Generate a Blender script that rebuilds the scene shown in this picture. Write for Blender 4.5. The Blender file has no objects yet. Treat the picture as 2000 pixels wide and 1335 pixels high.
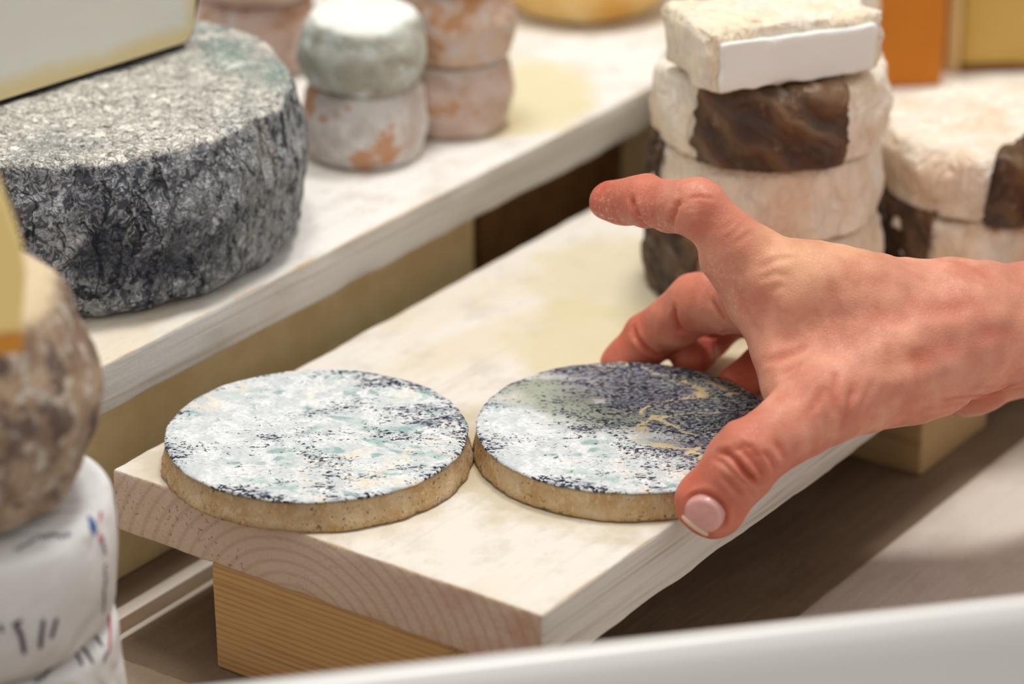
import bpy, bmesh, math, random
import numpy as np
from mathutils import Vector, Matrix, noise
from mathutils.bvhtree import BVHTree

random.seed(7)
COL = bpy.context.scene.collection
SC = bpy.context.scene

# ------------------------------------------------------------------ camera
CAM = np.array([0.064345, -0.941930, 0.466141]); PITCH = 0.4220225; ROLL = -0.0016232; FPX = 6207.23
cd = bpy.data.cameras.new('camera'); co = bpy.data.objects.new('camera', cd); COL.objects.link(co)
fw = np.array([0, math.cos(PITCH), -math.sin(PITCH)]); up0 = np.array([0, math.sin(PITCH), math.cos(PITCH)]); rt0 = np.array([1., 0, 0])
rt = rt0*math.cos(ROLL)+up0*math.sin(ROLL); up = -rt0*math.sin(ROLL)+up0*math.cos(ROLL)
mw = Matrix.Identity(4)
for i in range(3):
    mw[i][0] = rt[i]; mw[i][1] = up[i]; mw[i][2] = -fw[i]; mw[i][3] = CAM[i]
co.matrix_world = mw
cd.sensor_width = 36; cd.lens = FPX/2000*36; cd.clip_start = 0.05; cd.clip_end = 30
cd.dof.use_dof = True; cd.dof.focus_distance = 1.035; cd.dof.aperture_fstop = 6.2
SC.camera = co
# ------------------------------------------------------------------ colour management, world, lamps
SC.view_settings.view_transform = 'Standard'; SC.view_settings.look = 'None'
SC.view_settings.exposure = 0.08; SC.view_settings.gamma = 1; SC.view_settings.use_curve_mapping = False
wd = bpy.data.worlds.new('world'); SC.world = wd; wd.use_nodes = True
wd.node_tree.nodes['Background'].inputs[0].default_value = (1.0, 0.962, 0.915, 1)
wd.node_tree.nodes['Background'].inputs[1].default_value = 0.64

def area(name, loc, target, size, power, color):
    l = bpy.data.lights.new(name, 'AREA'); l.shape = 'DISK'; l.size = size; l.energy = power; l.color = color
    o = bpy.data.objects.new(name, l); COL.objects.link(o); o.location = loc
    o.rotation_euler = (Vector(target)-Vector(loc)).to_track_quat('-Z', 'Y').to_euler()
    return o
area('ceiling_lamp', (0.30, 0.42, 1.75), (0.1, 0.05, 0), 0.32, 13.6, (1.0, 0.972, 0.94))
area('ceiling_lamp', (-0.10, 0.15, 1.8), (0.05, 0.1, 0), 0.35, 9, (1.0, 0.97, 0.93))

# ------------------------------------------------------------------ frame of the boards
PHI = 0.9555253; P0 = np.array([-0.0672789, -0.0049725])
A_ = np.array([math.sin(PHI), -math.cos(PHI)]); B_ = np.array([math.cos(PHI), math.sin(PHI)])
def W(u, v, z=0.0):
    q = P0+A_*u+B_*v
    return Vector((q[0], q[1], z))
def ray(px, py):
    return fw+((px-1000)/FPX)*rt-((py-667.5)/FPX)*up
def at(px, py, d):                       # point in the place seen at px,py, d metres along the view axis
    return CAM+d*ray(px, py)
def onz(px, py, z):
    r = ray(px, py); return CAM+r*((z-CAM[2])/r[2])

def tag(o, label=None, cat=None, group=None, kind=None):
    if label: o['label'] = label
    if cat: o['category'] = cat
    if group: o['group'] = group
    if kind: o['kind'] = kind
    return o
def empty(name, loc, rz=0, **k):
    o = bpy.data.objects.new(name, None); COL.objects.link(o); o.location = loc; o.rotation_euler = (0, 0, rz)
    o.empty_display_size = 0.02
    return tag(o, **k)
def link(name, me, mat, parent=None, smooth=True, loc=None, rz=None):
    me.materials.append(mat)
    if smooth:
        me.polygons.foreach_set('use_smooth', [True]*len(me.polygons))
    o = bpy.data.objects.new(name, me); COL.objects.link(o)
    if parent: o.parent = parent
    if loc is not None: o.location = loc
    if rz is not None: o.rotation_euler = (0, 0, rz)
    return o
def mesh(vs, fs, name='m'):
    me = bpy.data.meshes.new(name); me.from_pydata([tuple(v) for v in vs], [], fs); me.update(); return me
def fix(me):
    bm = bmesh.new(); bm.from_mesh(me); bmesh.ops.remove_doubles(bm, verts=bm.verts, dist=1e-6)
    bmesh.ops.recalc_face_normals(bm, faces=bm.faces); bm.to_mesh(me); bm.free(); return me

# ------------------------------------------------------------------ node helper
class NT:
    def __init__(s, name, rough=0.7, spec=0.35):
        s.m = bpy.data.materials.new(name); s.m.use_nodes = True; s.t = s.m.node_tree
        s.b = s.t.nodes['Principled BSDF']; s.b.inputs['Roughness'].default_value = rough
        s.b.inputs['Specular IOR Level'].default_value = spec
        s.tc = s.t.nodes.new('ShaderNodeTexCoord'); s.co = s.tc.outputs['Object']; s.bh = None
    def _in(s, sock, v):
        if v is None: return
        if isinstance(v, bpy.types.NodeSocket): s.t.links.new(v, sock)
        elif isinstance(v, (tuple, list)) and len(v) == 3 and sock.type == 'RGBA': sock.default_value = (*v, 1)
        else: sock.default_value = v
    def map(s, scale=(1, 1, 1), loc=(0, 0, 0), rot=(0, 0, 0), v=None):
        n = s.t.nodes.new('ShaderNodeMapping'); s._in(n.inputs[0], v or s.co)
        n.inputs['Location'].default_value = loc; n.inputs['Rotation'].default_value = rot; n.inputs['Scale'].default_value = scale
        return n.outputs[0]
    def noise(s, scale, detail=4, rough=0.55, dist=0.0, v=None, col=False):
        n = s.t.nodes.new('ShaderNodeTexNoise'); s._in(n.inputs['Vector'], v or s.co)
        n.inputs['Scale'].default_value = scale; n.inputs['Detail'].default_value = detail
        n.inputs['Roughness'].default_value = rough; n.inputs['Distortion'].default_value = dist
        return n.outputs['Color' if col else 'Fac']
    def vor(s, scale, v=None, feat='F1', rnd=1.0):
        n = s.t.nodes.new('ShaderNodeTexVoronoi'); s._in(n.inputs['Vector'], v or s.co); n.feature = feat
        n.inputs['Scale'].default_value = scale; n.inputs['Randomness'].default_value = rnd
        return n.outputs['Distance']
    def wave(s, scale, dist=2, detail=2, dscale=1, v=None, direction='X', kind='BANDS'):
        n = s.t.nodes.new('ShaderNodeTexWave'); s._in(n.inputs['Vector'], v or s.co); n.wave_type = kind
        if kind == 'BANDS': n.bands_direction = direction
        else: n.rings_direction = direction
        n.inputs['Scale'].default_value = scale; n.inputs['Distortion'].default_value = dist
        n.inputs['Detail'].default_value = detail; n.inputs['Detail Scale'].default_value = dscale
        return n.outputs['Fac']
    def rng(s, v, a, b, c=0.0, d=1.0, smooth=True):
        n = s.t.nodes.new('ShaderNodeMapRange'); s._in(n.inputs['Value'], v)
        if smooth: n.interpolation_type = 'SMOOTHSTEP'
        n.inputs['From Min'].default_value = a; n.inputs['From Max'].default_value = b
        n.inputs['To Min'].default_value = c; n.inputs['To Max'].default_value = d
        return n.outputs[0]
    def math(s, op, a, b=None, clamp=False):
        n = s.t.nodes.new('ShaderNodeMath'); n.operation = op; n.use_clamp = clamp
        s._in(n.inputs[0], a); s._in(n.inputs[1], b); return n.outputs[0]
    def mix(s, f, a, b, mode='MIX'):
        n = s.t.nodes.new('ShaderNodeMix'); n.data_type = 'RGBA'; n.blend_type = mode
        s._in(n.inputs[0], f); s._in(n.inputs[6], a); s._in(n.inputs[7], b); return n.outputs[2]
    def sep(s, v=None):
        n = s.t.nodes.new('ShaderNodeSeparateXYZ'); s._in(n.inputs[0], v or s.co); return n.outputs
    def addv(s, v, w, k):
        n = s.t.nodes.new('ShaderNodeVectorMath'); n.operation = 'MULTIPLY_ADD'
        s._in(n.inputs[0], w); n.inputs[1].default_value = (k, k, k); s._in(n.inputs[2], v); return n.outputs[0]
    def warp(s, scale, k, v=None):        # coordinates stirred by noise
        v = v or s.co
        return s.addv(v, s.noise(scale, 2, 0.5, v=v, col=True), k)
    def bump(s, h, dist, strength=1.0):
        n = s.t.nodes.new('ShaderNodeBump'); s._in(n.inputs['Height'], h); n.inputs['Distance'].default_value = dist
        n.inputs['Strength'].default_value = strength
        if s.bh is not None: s.t.links.new(s.bh, n.inputs['Normal'])
        s.bh = n.outputs[0]
    def done(s, color, rough=None, sss=0, radius=(1, .6, .4), sscale=0.002):
        s._in(s.b.inputs['Base Color'], color)
        if rough is not None: s._in(s.b.inputs['Roughness'], rough)
        if s.bh is not None: s.t.links.new(s.bh, s.b.inputs['Normal'])
        if sss:
            s.b.inputs['Subsurface Weight'].default_value = sss
            s.b.inputs['Subsurface Radius'].default_value = radius; s.b.inputs['Subsurface Scale'].default_value = sscale
        return s.m
def C(r, g, b):                            # sRGB 0-255 to linear
    f = lambda x: (x/255/12.92) if x/255 <= 0.04045 else ((x/255+0.055)/1.055)**2.4
    return (f(r), f(g), f(b))

# ------------------------------------------------------------------ materials
def mat_board(name, top, side, end, stain, pink=0.0, seed=0.0, vstain=(), fleck=(0.578, 0.515, 0.434)):
    n = NT(name, 0.75, 0.25)
    g = n.map((260, 14, 260), (seed, seed*2, 0))
    fine = n.noise(1, 5, 0.6, 0.3, v=g)
    broad = n.noise(9, 4, 0.55, 0.4, v=n.map((2.5, 1, 2.5), (seed, 0, 0)))
    t = n.mix(n.rng(broad, 0.45, 0.72), top, stain)
    t = n.mix(n.rng(fine, 0.5, 0.75, 0, 0.3), t, fleck)
    t = n.mix(n.rng(n.noise(70, 5, 0.65, v=n.map((1, .6, 1), (seed+5, 0, 0))), 0.48, 0.66, 0, 0.45), t, fleck)
    spk = n.rng(n.noise(330, 3, 0.6, v=n.map((1, .5, 1))), 0.62, 0.74, 0, 0.35)
    t = n.mix(spk, t, n.mix(0.4, fleck, C(170, 140, 100)))
    x, y, z = n.sep()
    for (u, v, ru, rv, col, k) in vstain:   # rings and marks left by cheeses
        du = n.math('MULTIPLY', n.math('SUBTRACT', x, u), 1/ru); dv = n.math('MULTIPLY', n.math('SUBTRACT', y, v), 1/rv)
        dd = n.math('ADD', n.math('MULTIPLY', du, du), n.math('MULTIPLY', dv, dv))
        dd = n.math('ADD', dd, n.math('MULTIPLY', n.math('SUBTRACT', n.noise(38, 4, 0.6), 0.5), 1.6))
        t = n.mix(n.rng(dd, 0.55, 1.05, k, 0.0), t, col)
    s = n.mix(n.rng(n.noise(1, 4, 0.6, 0.5, v=n.map((300, 9, 420))), 0.42, 0.72), side, C(186, 178, 166))
    s = n.mix(n.rng(n.noise(26, 3, 0.5, v=n.map((1, .5, 1))), 0.58, 0.7, 0, 0.4), s, C(170, 158, 138))
    ring = n.wave(78, 0.9, 2, 30, v=n.map((0.8, 0.0, 1.0), (-0.062, 0, 0.034)), kind='RINGS', direction='Y')
    e = n.mix(n.rng(ring, 0.62, 0.95, 0, 0.26), end, C(160, 126, 106))
    e = n.mix(n.rng(n.noise(700, 3, 0.7), 0.55, 0.75, 0, 0.4), e, C(150, 122, 100))
    if pink:
        pm = n.math('MULTIPLY', n.rng(n.noise(560, 2, 0.6), 0.58, 0.68), n.rng(n.noise(40, 3, 0.5), 0.42, 0.6))
        pm = n.math('MULTIPLY', pm, n.rng(x, 0.02, 0.11, 1.0, 0.35))
        e = n.mix(n.math('MULTIPLY', pm, pink), e, C(158, 60, 58))
        wash = n.math('MULTIPLY', n.rng(x, 0.09, 0.17), n.rng(n.noise(60, 3, 0.6), 0.4, 0.65, 0, 0.55))
        e = n.mix(wash, e, C(198, 140, 124))
    nx, ny, nz = n.sep(n.tc.outputs['Normal'])
    c = n.mix(n.rng(nz, 0.5, 0.8), s, t)
    c = n.mix(n.rng(n.math('ABSOLUTE', ny), 0.55, 0.8), c, e)
    wornm = n.math('MULTIPLY', n.rng(nz, 0.35, 0.7), n.rng(nz, 0.8, 0.995, 1, 0))
    c = n.mix(n.math('MULTIPLY', wornm, n.rng(n.noise(60, 4, 0.6), 0.4, 0.6, 0, 0.8)), c, C(205, 176, 128))
    n.bump(fine, 0.0006, 0.9); n.bump(n.noise(420, 4, 0.6), 0.0004, 0.8)
    return n.done(c)

def mat_pine(name, a, b, axis='x'):
    n = NT(name, 0.6, 0.3)
    sc = {'x': (6, 500, 420), 'y': (420, 6, 420)}[axis]
    g = n.noise(1, 3, 0.6, 0.2, v=n.map(sc))
    w = n.wave(150, 2.2, 3, 8, v=n.map((0.06, 1, 1) if axis == 'x' else (1, .06, 1)), direction='Z')
    c = n.mix(n.rng(w, 0.5, 0.98, 0, 0.55), a, b)
    c = n.mix(n.rng(g, 0.5, 0.75, 0, 0.4), c, C(140, 98, 55))
    n.bump(g, 0.0003, 0.6)
    return n.done(c)

def mat_bloom(name, dark=0.0):
    """white, blue-green and black mould on the top of a flat goat cheese"""
    n = NT(name, 0.85, 0.2)
    st = n.map((1, 1, 1))
    w1 = n.warp(60, 0.010)
    base = n.mix(n.rng(n.noise(150, 4, 0.6, v=w1), 0.38, 0.62), C(212, 217, 218), C(242, 243, 242))
    # teal patches with fairly crisp outline
    patch = n.rng(n.noise(70, 2, 0.45, 0.5, v=n.map((0.8, 1.3, 1), (3, 1, 0))), 0.60, 0.67)
    patch = n.math('MAXIMUM', patch, n.math('MULTIPLY', n.rng(n.noise(150, 2, 0.45, 0.4, v=n.map((0.8, 1.2, 1), (7, 1, 0))), 0.585, 0.67), n.rng(n.noise(30, 2), 0.42, 0.55)))
    base = n.mix(n.rng(n.noise(700, 4, 0.7, v=n.map((1, 1.3, 1))), 0.42, 0.62, 0.45, 0), base, C(176, 186, 190))
    patch = n.math('MULTIPLY', patch, n.rng(n.noise(420, 3, 0.7), 0.36, 0.52, 0.35, 1))
    c = n.mix(n.math('MULTIPLY', patch, 0.8), base, n.mix(n.rng(n.noise(60, 2), 0.4, 0.6), C(176, 202, 192), C(128, 166, 164)))
    # cream veins
    vn = n.math('ABSOLUTE', n.math('SUBTRACT', n.noise(24, 2, 0.5, 1.2, v=n.map((1, 1.6, 1), (5, 2, 0))), 0.5))
    vein = n.math('MULTIPLY', n.math('MULTIPLY', n.rng(vn, 0.0, 0.045, 1, 0), n.rng(n.noise(20, 2), 0.48, 0.60)), n.rng(n.noise(300, 4, 0.7), 0.38, 0.55))
    c = n.mix(n.math('MULTIPLY', vein, 0.85), c, C(238, 222, 196))
    x, y, z = n.sep()
    rr = n.math('SQRT', n.math('ADD', n.math('MULTIPLY', x, x), n.math('MULTIPLY', y, y)))
    dens = n.noise(34, 3, 0.6, 0.5, v=n.map((1, 1.9, 1), (1, 7, 0)))
    dens = n.math('ADD', dens, n.rng(rr, 0.045, 0.0505, 0, 0.11))
    if dark:
        side = n.math('ADD', n.math('MULTIPLY', x, 0.85), n.math('MULTIPLY', y, 0.62))
        side = n.math('ADD', side, n.math('MULTIPLY', n.math('SUBTRACT', n.noise(30, 3), 0.5), 0.045))
        dk = n.rng(side, -0.008, 0.014)
        # an olive-grey band across and a violet-grey right side
        band = n.math('MULTIPLY', n.rng(side, -0.03, -0.012), n.rng(n.math('ADD', y, n.math('MULTIPLY', x, -0.1)), -0.012, 0.004))
        keep = n.rng(n.noise(32, 3, 0.5, v=n.map((1, 1, 1), (9, 4, 0))), 0.54, 0.62, 1, 0.1)
        band = n.math('MULTIPLY', band, keep)
        c = n.mix(n.math('MULTIPLY', band, 0.85), c, n.mix(n.noise(60, 2), C(172, 172, 150), C(128, 142, 124)))
        c = n.mix(n.math('MULTIPLY', n.math('MULTIPLY', dk, n.rng(n.noise(40, 3, v=n.map((1, 1, 1), (2, 4, 0))), 0.40, 0.50, 0.15, 1)), 0.9), c, C(150, 144, 148))
        v2 = n.math('ABSOLUTE', n.math('SUBTRACT', n.noise(26, 2, 0.5, 1.0, v=n.map((1, 1.3, 1), (8, 2, 0))), 0.5))
        v2 = n.math('MULTIPLY', n.math('MULTIPLY', n.rng(v2, 0.004, 0.035, 1, 0), n.rng(side, -0.005, 0.004)), n.rng(n.noise(220, 3), 0.35, 0.5))
        c = n.mix(v2, c, C(214, 196, 152))
        dens = n.math('ADD', dens, n.math('MULTIPLY', n.math('MAXIMUM', dk, n.math('MULTIPLY', band, 0.6)), 0.21))
        dens = n.math('SUBTRACT', dens, n.math('MULTIPLY', v2, 0.15))
    fl = n.noise(760, 3, 0.65, 0.5, v=n.map((0.8, 1.3, 1)))
    thr = n.rng(dens, 0.43, 0.68, 0.66, 0.455, smooth=False)
    flm = n.rng(n.math('SUBTRACT', fl, thr), 0.0, 0.035)
    c = n.mix(flm, c, n.mix(n.noise(50, 2), C(28, 38, 58), C(44, 42, 60)))
    flz = n.rng(n.math('SUBTRACT', dens, 0.52), 0, 0.12, 0, 0.35)
    c = n.mix(n.math('MULTIPLY', flz, n.rng(n.noise(300, 3), .4, .6)), c, C(120, 124, 142))
    n.bump(n.noise(260, 5, 0.65), 0.0012, 0.8); n.bump(flm, 0.0003, -0.6)
    return n.done(c)

def mat_tanrind(name, a=C(208, 184, 148), b=C(190, 154, 106), spec=C(84, 78, 72), h=0.011):
    n = NT(name, 0.85, 0.2)
    z = n.sep()[2]
    c = n.mix(n.rng(n.noise(90, 4, 0.6), 0.35, 0.65), a, b)
    c = n.mix(n.rng(n.noise(520, 3, 0.6, v=n.map((1, 1, 0.7))), 0.5, 0.7, 0, 0.45), c, C(226, 208, 178))
    edge = n.math('MAXIMUM', n.rng(z, 0.0, 0.0028, 1, 0), n.rng(z, h-0.0022, h, 0, 1))
    sp = n.rng(n.math('ADD', n.noise(700, 3, 0.6), n.math('MULTIPLY', edge, 0.10)), 0.60, 0.68)
    sp = n.math('MULTIPLY', sp, n.rng(n.noise(45, 3), 0.38, 0.55, 0.15, 1))
    c = n.mix(n.math('MULTIPLY', edge, 0.45), c, C(176, 140, 70))
    c = n.mix(n.math('MULTIPLY', sp, 0.85), c, spec)
    n.bump(n.noise(500, 4, 0.65, v=n.map((1, 1, 0.5))), 0.0012, 1.0)
    return n.done(c)

def mat_wheel(name, topz):
    n = NT(name, 0.8, 0.25)
    nx, ny, nz = n.sep(n.tc.outputs['Normal'])
    # worm-like ridges on the side
    w = n.warp(190, 0.0085); w2 = n.warp(420, 0.003, v=w)
    a = n.math('ABSOLUTE', n.math('SUBTRACT', n.noise(165, 2, 0.5, 1.7, v=w2), 0.5))
    ridge = n.rng(a, 0.0, 0.055, 1, 0)
    pit = n.rng(a, 0.045, 0.12)
    col = n.mix(n.rng(n.noise(26, 3, 0.6), 0.35, 0.65), C(128, 129, 134), C(186, 186, 190))
    gro = n.math('ABSOLUTE', n.math('SUBTRACT', n.noise(85, 2, 0.5, 1.0, v=n.map((1, 1, 0.25), (0, 0, 0), v=n.warp(150, .012))), 0.5))
    groove = n.rng(gro, 0.0, 0.045, 1, 0)
    side = n.mix(n.math('MULTIPLY', pit, 0.85), col, C(34, 40, 56))
    side = n.mix(n.math('MULTIPLY', ridge, 0.7), side, C(214, 216, 222))
    side = n.mix(n.math('MULTIPLY', n.math('MULTIPLY', groove, n.rng(n.noise(50, 2), 0.38, 0.48)), 0.9), side, C(20, 24, 34))
    side = n.mix(n.math('MULTIPLY', n.rng(n.noise(30, 4, 0.6, v=n.map((1, 1, 1), (4, 4, 4))), 0.50, 0.62), 0.75), side, C(32, 38, 54))
    side = n.mix(n.math('MULTIPLY', n.rng(n.noise(36, 3, 0.5, v=n.map((1, 1, 1), (1, 8, 4))), 0.60, 0.72), 0.35), side, C(150, 136, 112))
    rx = n.math('ADD', n.sep()[0], n.math('MULTIPLY', n.math('SUBTRACT', n.noise(60, 4, .6), 0.5), 0.06))
    side = n.mix(n.math('MULTIPLY', n.rng(rx, 0.045, 0.085), n.rng(n.noise(240, 4, .65, v=n.map((1, 1, .6))), 0.42, 0.56, 0, 0.75)), side, C(202, 206, 206))
    # chalky top
    t = n.mix(n.rng(n.noise(230, 5, 0.7, 0.8), 0.32, 0.50), C(178, 173, 165), C(238, 235, 224))
    t = n.mix(n.rng(n.noise(25, 3, 0.6), 0.50, 0.68, 0, 0.45), t, C(160, 162, 168))
    t = n.mix(n.math('MULTIPLY', n.rng(n.noise(320, 4, 0.7, 0.5), 0.56, 0.64), 0.75), t, C(66, 66, 62))
    x, y, z = n.sep()
    teal = n.math('MULTIPLY', n.rng(n.math('ADD', x, n.math('MULTIPLY', y, 0.9)), 0.055, 0.085), n.rng(n.noise(60, 3), 0.42, 0.56))
    t = n.mix(n.math('MULTIPLY', teal, 0.6), t, C(140, 172, 164))
    f = n.rng(n.math('ADD', nz, n.math('MULTIPLY', n.math('SUBTRACT', n.noise(130, 4, 0.6), 0.5), 0.7)), 0.45, 0.75)
    c = n.mix(f, side, t)
    h = n.math('SUBTRACT', n.math('SUBTRACT', ridge, n.math('MULTIPLY', pit, 0.6)), n.math('MULTIPLY', groove, 1.5))
    n.bump(h, 0.0011, 0.9); n.bump(n.noise(500, 4, 0.6), 0.0005, 0.7)
    return n.done(c)

def mat_rind(name, cols, sc=40, spots=None, bump=0.0012, seed=0.0, topcol=None, h=None):
    """generic natural rind: patchy mix of colours; optional spots"""
    n = NT(name, 0.85, 0.2)
    m1 = n.map((1, 1, 1), (seed, seed*1.7, seed*.3))
    c = n.mix(n.rng(n.noise(sc, 4, 0.6, v=m1), 0.40, 0.60), cols[0], cols[1])
    c = n.mix(n.rng(n.noise(sc*2.3, 4, 0.6, 0.4, v=m1), 0.50, 0.66), c, cols[2])
    if spots:
        col, s_, th, k = spots
        c = n.mix(n.rng(n.noise(s_, 4, 0.65, v=m1), th, th+0.08, 0, k), c, col)
    if topcol:
        nz = n.sep(n.tc.outputs['Normal'])[2]
        c = n.mix(n.rng(n.math('ADD', nz, n.math('MULTIPLY', n.math('SUBTRACT', n.noise(70, 3), 0.5), 0.9)), 0.5, 0.85), c, topcol)
    n.bump(n.noise(sc*6, 5, 0.65, v=m1), bump, 1.0)
    return n.done(c)

def mat_bloomy(name, wrinkle=True, seed=0.0, warm=C(226, 196, 158)):
    """creamy white bloomy rind with crepe wrinkles and tan tinges"""
    n = NT(name, 0.8, 0.25)
    m1 = n.map((1, 1, 1), (seed, seed*1.3, 0))
    v = n.map((1, 1, 0.42), v=n.warp(60, 0.012, v=m1))
    wr = n.math('ABSOLUTE', n.math('SUBTRACT', n.noise(110, 3, 0.55, 1.0, v=v), 0.5))
    c = n.mix(n.rng(n.noise(45, 4, 0.6, v=m1), 0.42, 0.62), C(240, 230, 214), n.mix(0.5, C(240, 230, 214), warm))
    c = n.mix(n.rng(wr, 0.0, 0.05, 0.12, 0), c, C(196, 156, 120))
    c = n.mix(n.rng(n.noise(70, 3, .6, v=n.map((1, 1, 1), (seed+3, 1, 2))), 0.66, 0.74, 0, 0.7), c, C(186, 134, 84))
    n.bump(n.rng(wr, 0, 0.12), 0.0016, 0.6); n.bump(n.noise(260, 4, .6), 0.0006, .8)
    return n.done(c, sss=0.15, radius=(1, .8, .6), sscale=0.003)

def mat_paste(name, base, edge=None, seed=0.0):
    n = NT(name, 0.55, 0.4)
    c = n.mix(n.rng(n.noise(30, 3, 0.5, v=n.map((1, 1, 1), (seed, 0, 0))), 0.3, 0.7, 0, 0.35), base, edge or tuple(x*0.88 for x in base))
    n.bump(n.noise(130, 4, 0.6), 0.0007, 0.5); n.bump(n.rng(n.vor(85), 0.0, 0.12), 0.0004, 0.5)
    return n.done(c, sss=0.25, radius=(1, .8, .5), sscale=0.004)

def mat_leaf(name):
    n = NT(name, 0.42, 0.5)
    v = n.map((1, 1, 0.5))
    c = n.mix(n.rng(n.noise(34, 4, 0.55, 0.4, v=v), 0.35, 0.65), C(70, 47, 32), C(112, 80, 52))
    c = n.mix(n.rng(n.noise(140, 4, 0.6), 0.6, 0.72, 0, 0.6), c, C(150, 122, 92))
    fo = n.wave(19, 5.5, 2, 1.8, v=n.map((1, 1, 1), rot=(0.3, 0.75, 0.4)))
    c = n.mix(n.rng(fo, 0.1, 0.5, 0.45, 0), c, C(44, 28, 18)); c = n.mix(n.rng(fo, 0.75, 0.98, 0, 0.25), c, C(140, 112, 76))
    n.bump(fo, 0.0022, 0.8)
    n.bump(n.noise(140, 5, 0.6, 1.0, v=v), 0.0012, 1.0)
    return n.done(c)

def plain(name, col, rough=0.5, spec=0.4, nz=0.0, nscale=200, var=None):
    n = NT(name, rough, spec); c = col
    if var: c = n.mix(n.rng(n.noise(nscale*.3, 4, .6), 0.35, 0.65), col, var)
    if nz: n.bump(n.noise(nscale, 4, .6), nz, 0.8)
    return n.done(c)

# ------------------------------------------------------------------ mesh builders
def fbm(p, s, o=3):
    return noise.fractal(Vector(p)*s, 1.0, 2.0, o, noise_basis='PERLIN_ORIGINAL')
def lathe(profile, seg=96, wob=0.0, ws=30, seed=0.0, squash=1.0, nz=0.0, ang=None, cap=True):
    """profile: (r,z) bottom to top. ang=(a0,a1) gives an open sector"""
    vs = []; fs = []; n = len(profile)
    full = ang is None; a0, a1 = (0, 2*math.pi) if full else ang
    cols = seg if full else seg+1
    for i in range(cols):
        a = a0+(a1-a0)*i/seg
        for (r, z) in profile:
            x, y = r*math.cos(a), r*math.sin(a)*squash
            d = wob*fbm((x+seed, y, z), ws, 4) if wob else 0
            k = 1+(d/max(r, 1e-4) if r > 0.004 else 0)
            dz = nz*fbm((x, y+seed, z+3), ws*0.8, 3) if nz else 0
            vs.append((x*k, y*k, z+dz*(0.0 if z < 1e-4 else 1)))
    for i in range(seg):
        j = (i+1) % cols
        for k in range(n-1):
            fs.append((i*n+k, j*n+k, j*n+k+1, i*n+k+1))
    return fix(mesh(vs, fs))
def prof(R, H, bulge=0.0, rb=0.004, rtop=0.006, n=9, dish=0.0, inset=0.0):
    """side profile of a cheese wheel with rounded rims; closed on the axis"""
    p = [(0.0, 0.0), ((R-rb)*0.5, 0.0)]
    for i in range(n):
        t = math.pi/2*i/(n-1); p.append((R-rb+rb*math.sin(t), rb-rb*math.cos(t)))
    m = 8
    for i in range(1, m):
        t = i/m; z = rb+(H-rb-rtop)*t; p.append((R-inset*t+bulge*math.sin(math.pi*t), z))
    Rt = R-inset
    for i in range(n):
        t = math.pi/2*i/(n-1); p.append((Rt-rtop+rtop*math.cos(t), H-rtop+rtop*math.sin(t)))
    for t in (0.85, 0.7, 0.5, 0.3, 0.12): p.append(((Rt-rtop)*t, H-dish*(1-t*t)))
    p.append((0.0, H-dish)); return p
def dense(p, step):
    out = [p[0]]
    for a, b in zip(p, p[1:]):
        L = math.hypot(b[0]-a[0], b[1]-a[1]); k = max(1, int(L/step))
        for i in range(1, k+1): out.append((a[0]+(b[0]-a[0])*i/k, a[1]+(b[1]-a[1])*i/k))
    return out
def roundbox(x0, x1, y0, y1, z0, z1, r=0.002, step=0.004, wear=0.0, ws=60, warpz=0.0, seed=0.0, chip=0.0):
    """rounded box grid mesh; wear noises the edges"""
    def axis(a, b):
        n = max(1, int(round((b-a-2*r)/step)))
        s = [a, a+r*0.3, a+r]; s += [a+r+(b-a-2*r)*i/n for i in range(1, n)]; s += [b-r, b-r*0.3, b]
        return s
    X, Y, Z = axis(x0, x1), axis(y0, y1), axis(z0, z1)
    nx, ny, nz = len(X), len(Y), len(Z); idx = {}; vs = []; fs = []
    def vert(i, j, k):
        key = (i, j, k)
        if key in idx: return idx[key]
        p = Vector((X[i], Y[j], Z[k]))
        q = Vector((min(max(p.x, x0+r), x1-r), min(max(p.y, y0+r), y1-r), min(max(p.z, z0+r), z1-r)))
        d = p-q
        if d.length > 1e-9:
            nn = sum(1 for c in d if abs(c) > 1e-9)
            if nn > 1: d = d.normalized()*r
            if wear and nn >= 1:
                w = wear*fbm((p.x+seed, p.y*0.6, p.z), ws, 4)*(1.0 if nn > 1 else 0.35)
                d = d*(1+w/r)
            if chip and nn > 1:
                ch = max(0.0, fbm((p.x*1.0+seed+9, p.y, p.z*1.4), 28, 3)-0.15)*chip
                d = d-d.normalized()*ch
        p = q+d
        p.z += warpz*fbm((p.x+seed, p.y, 0), 9, 2)
        idx[key] = len(vs); vs.append(p); return idx[key]
    for (N, M, f) in ((nx, ny, lambda a, b, e: (a, b, e*(nz-1))), (ny, nz, lambda a, b, e: (e*(nx-1), a, b)), (nx, nz, lambda a, b, e: (a, e*(ny-1), b))):
        for e in (0, 1):
            for a in range(N-1):
                for b in range(M-1):
                    fs.append([vert(*f(a, b, e)), vert(*f(a+1, b, e)), vert(*f(a+1, b+1, e)), vert(*f(a, b+1, e))])
    return fix(mesh(vs, fs))
RZ = PHI-math.pi/2
def board(name, x0, x1, y0, y1, z0, z1, m, parent=None, **k):
    """board in the u/v frame of the shelf (local x across, y along)"""
    return link(name, roundbox(x0, x1, y0, y1, z0, z1, **k), m, parent, loc=(P0[0], P0[1], 0), rz=RZ)
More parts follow.
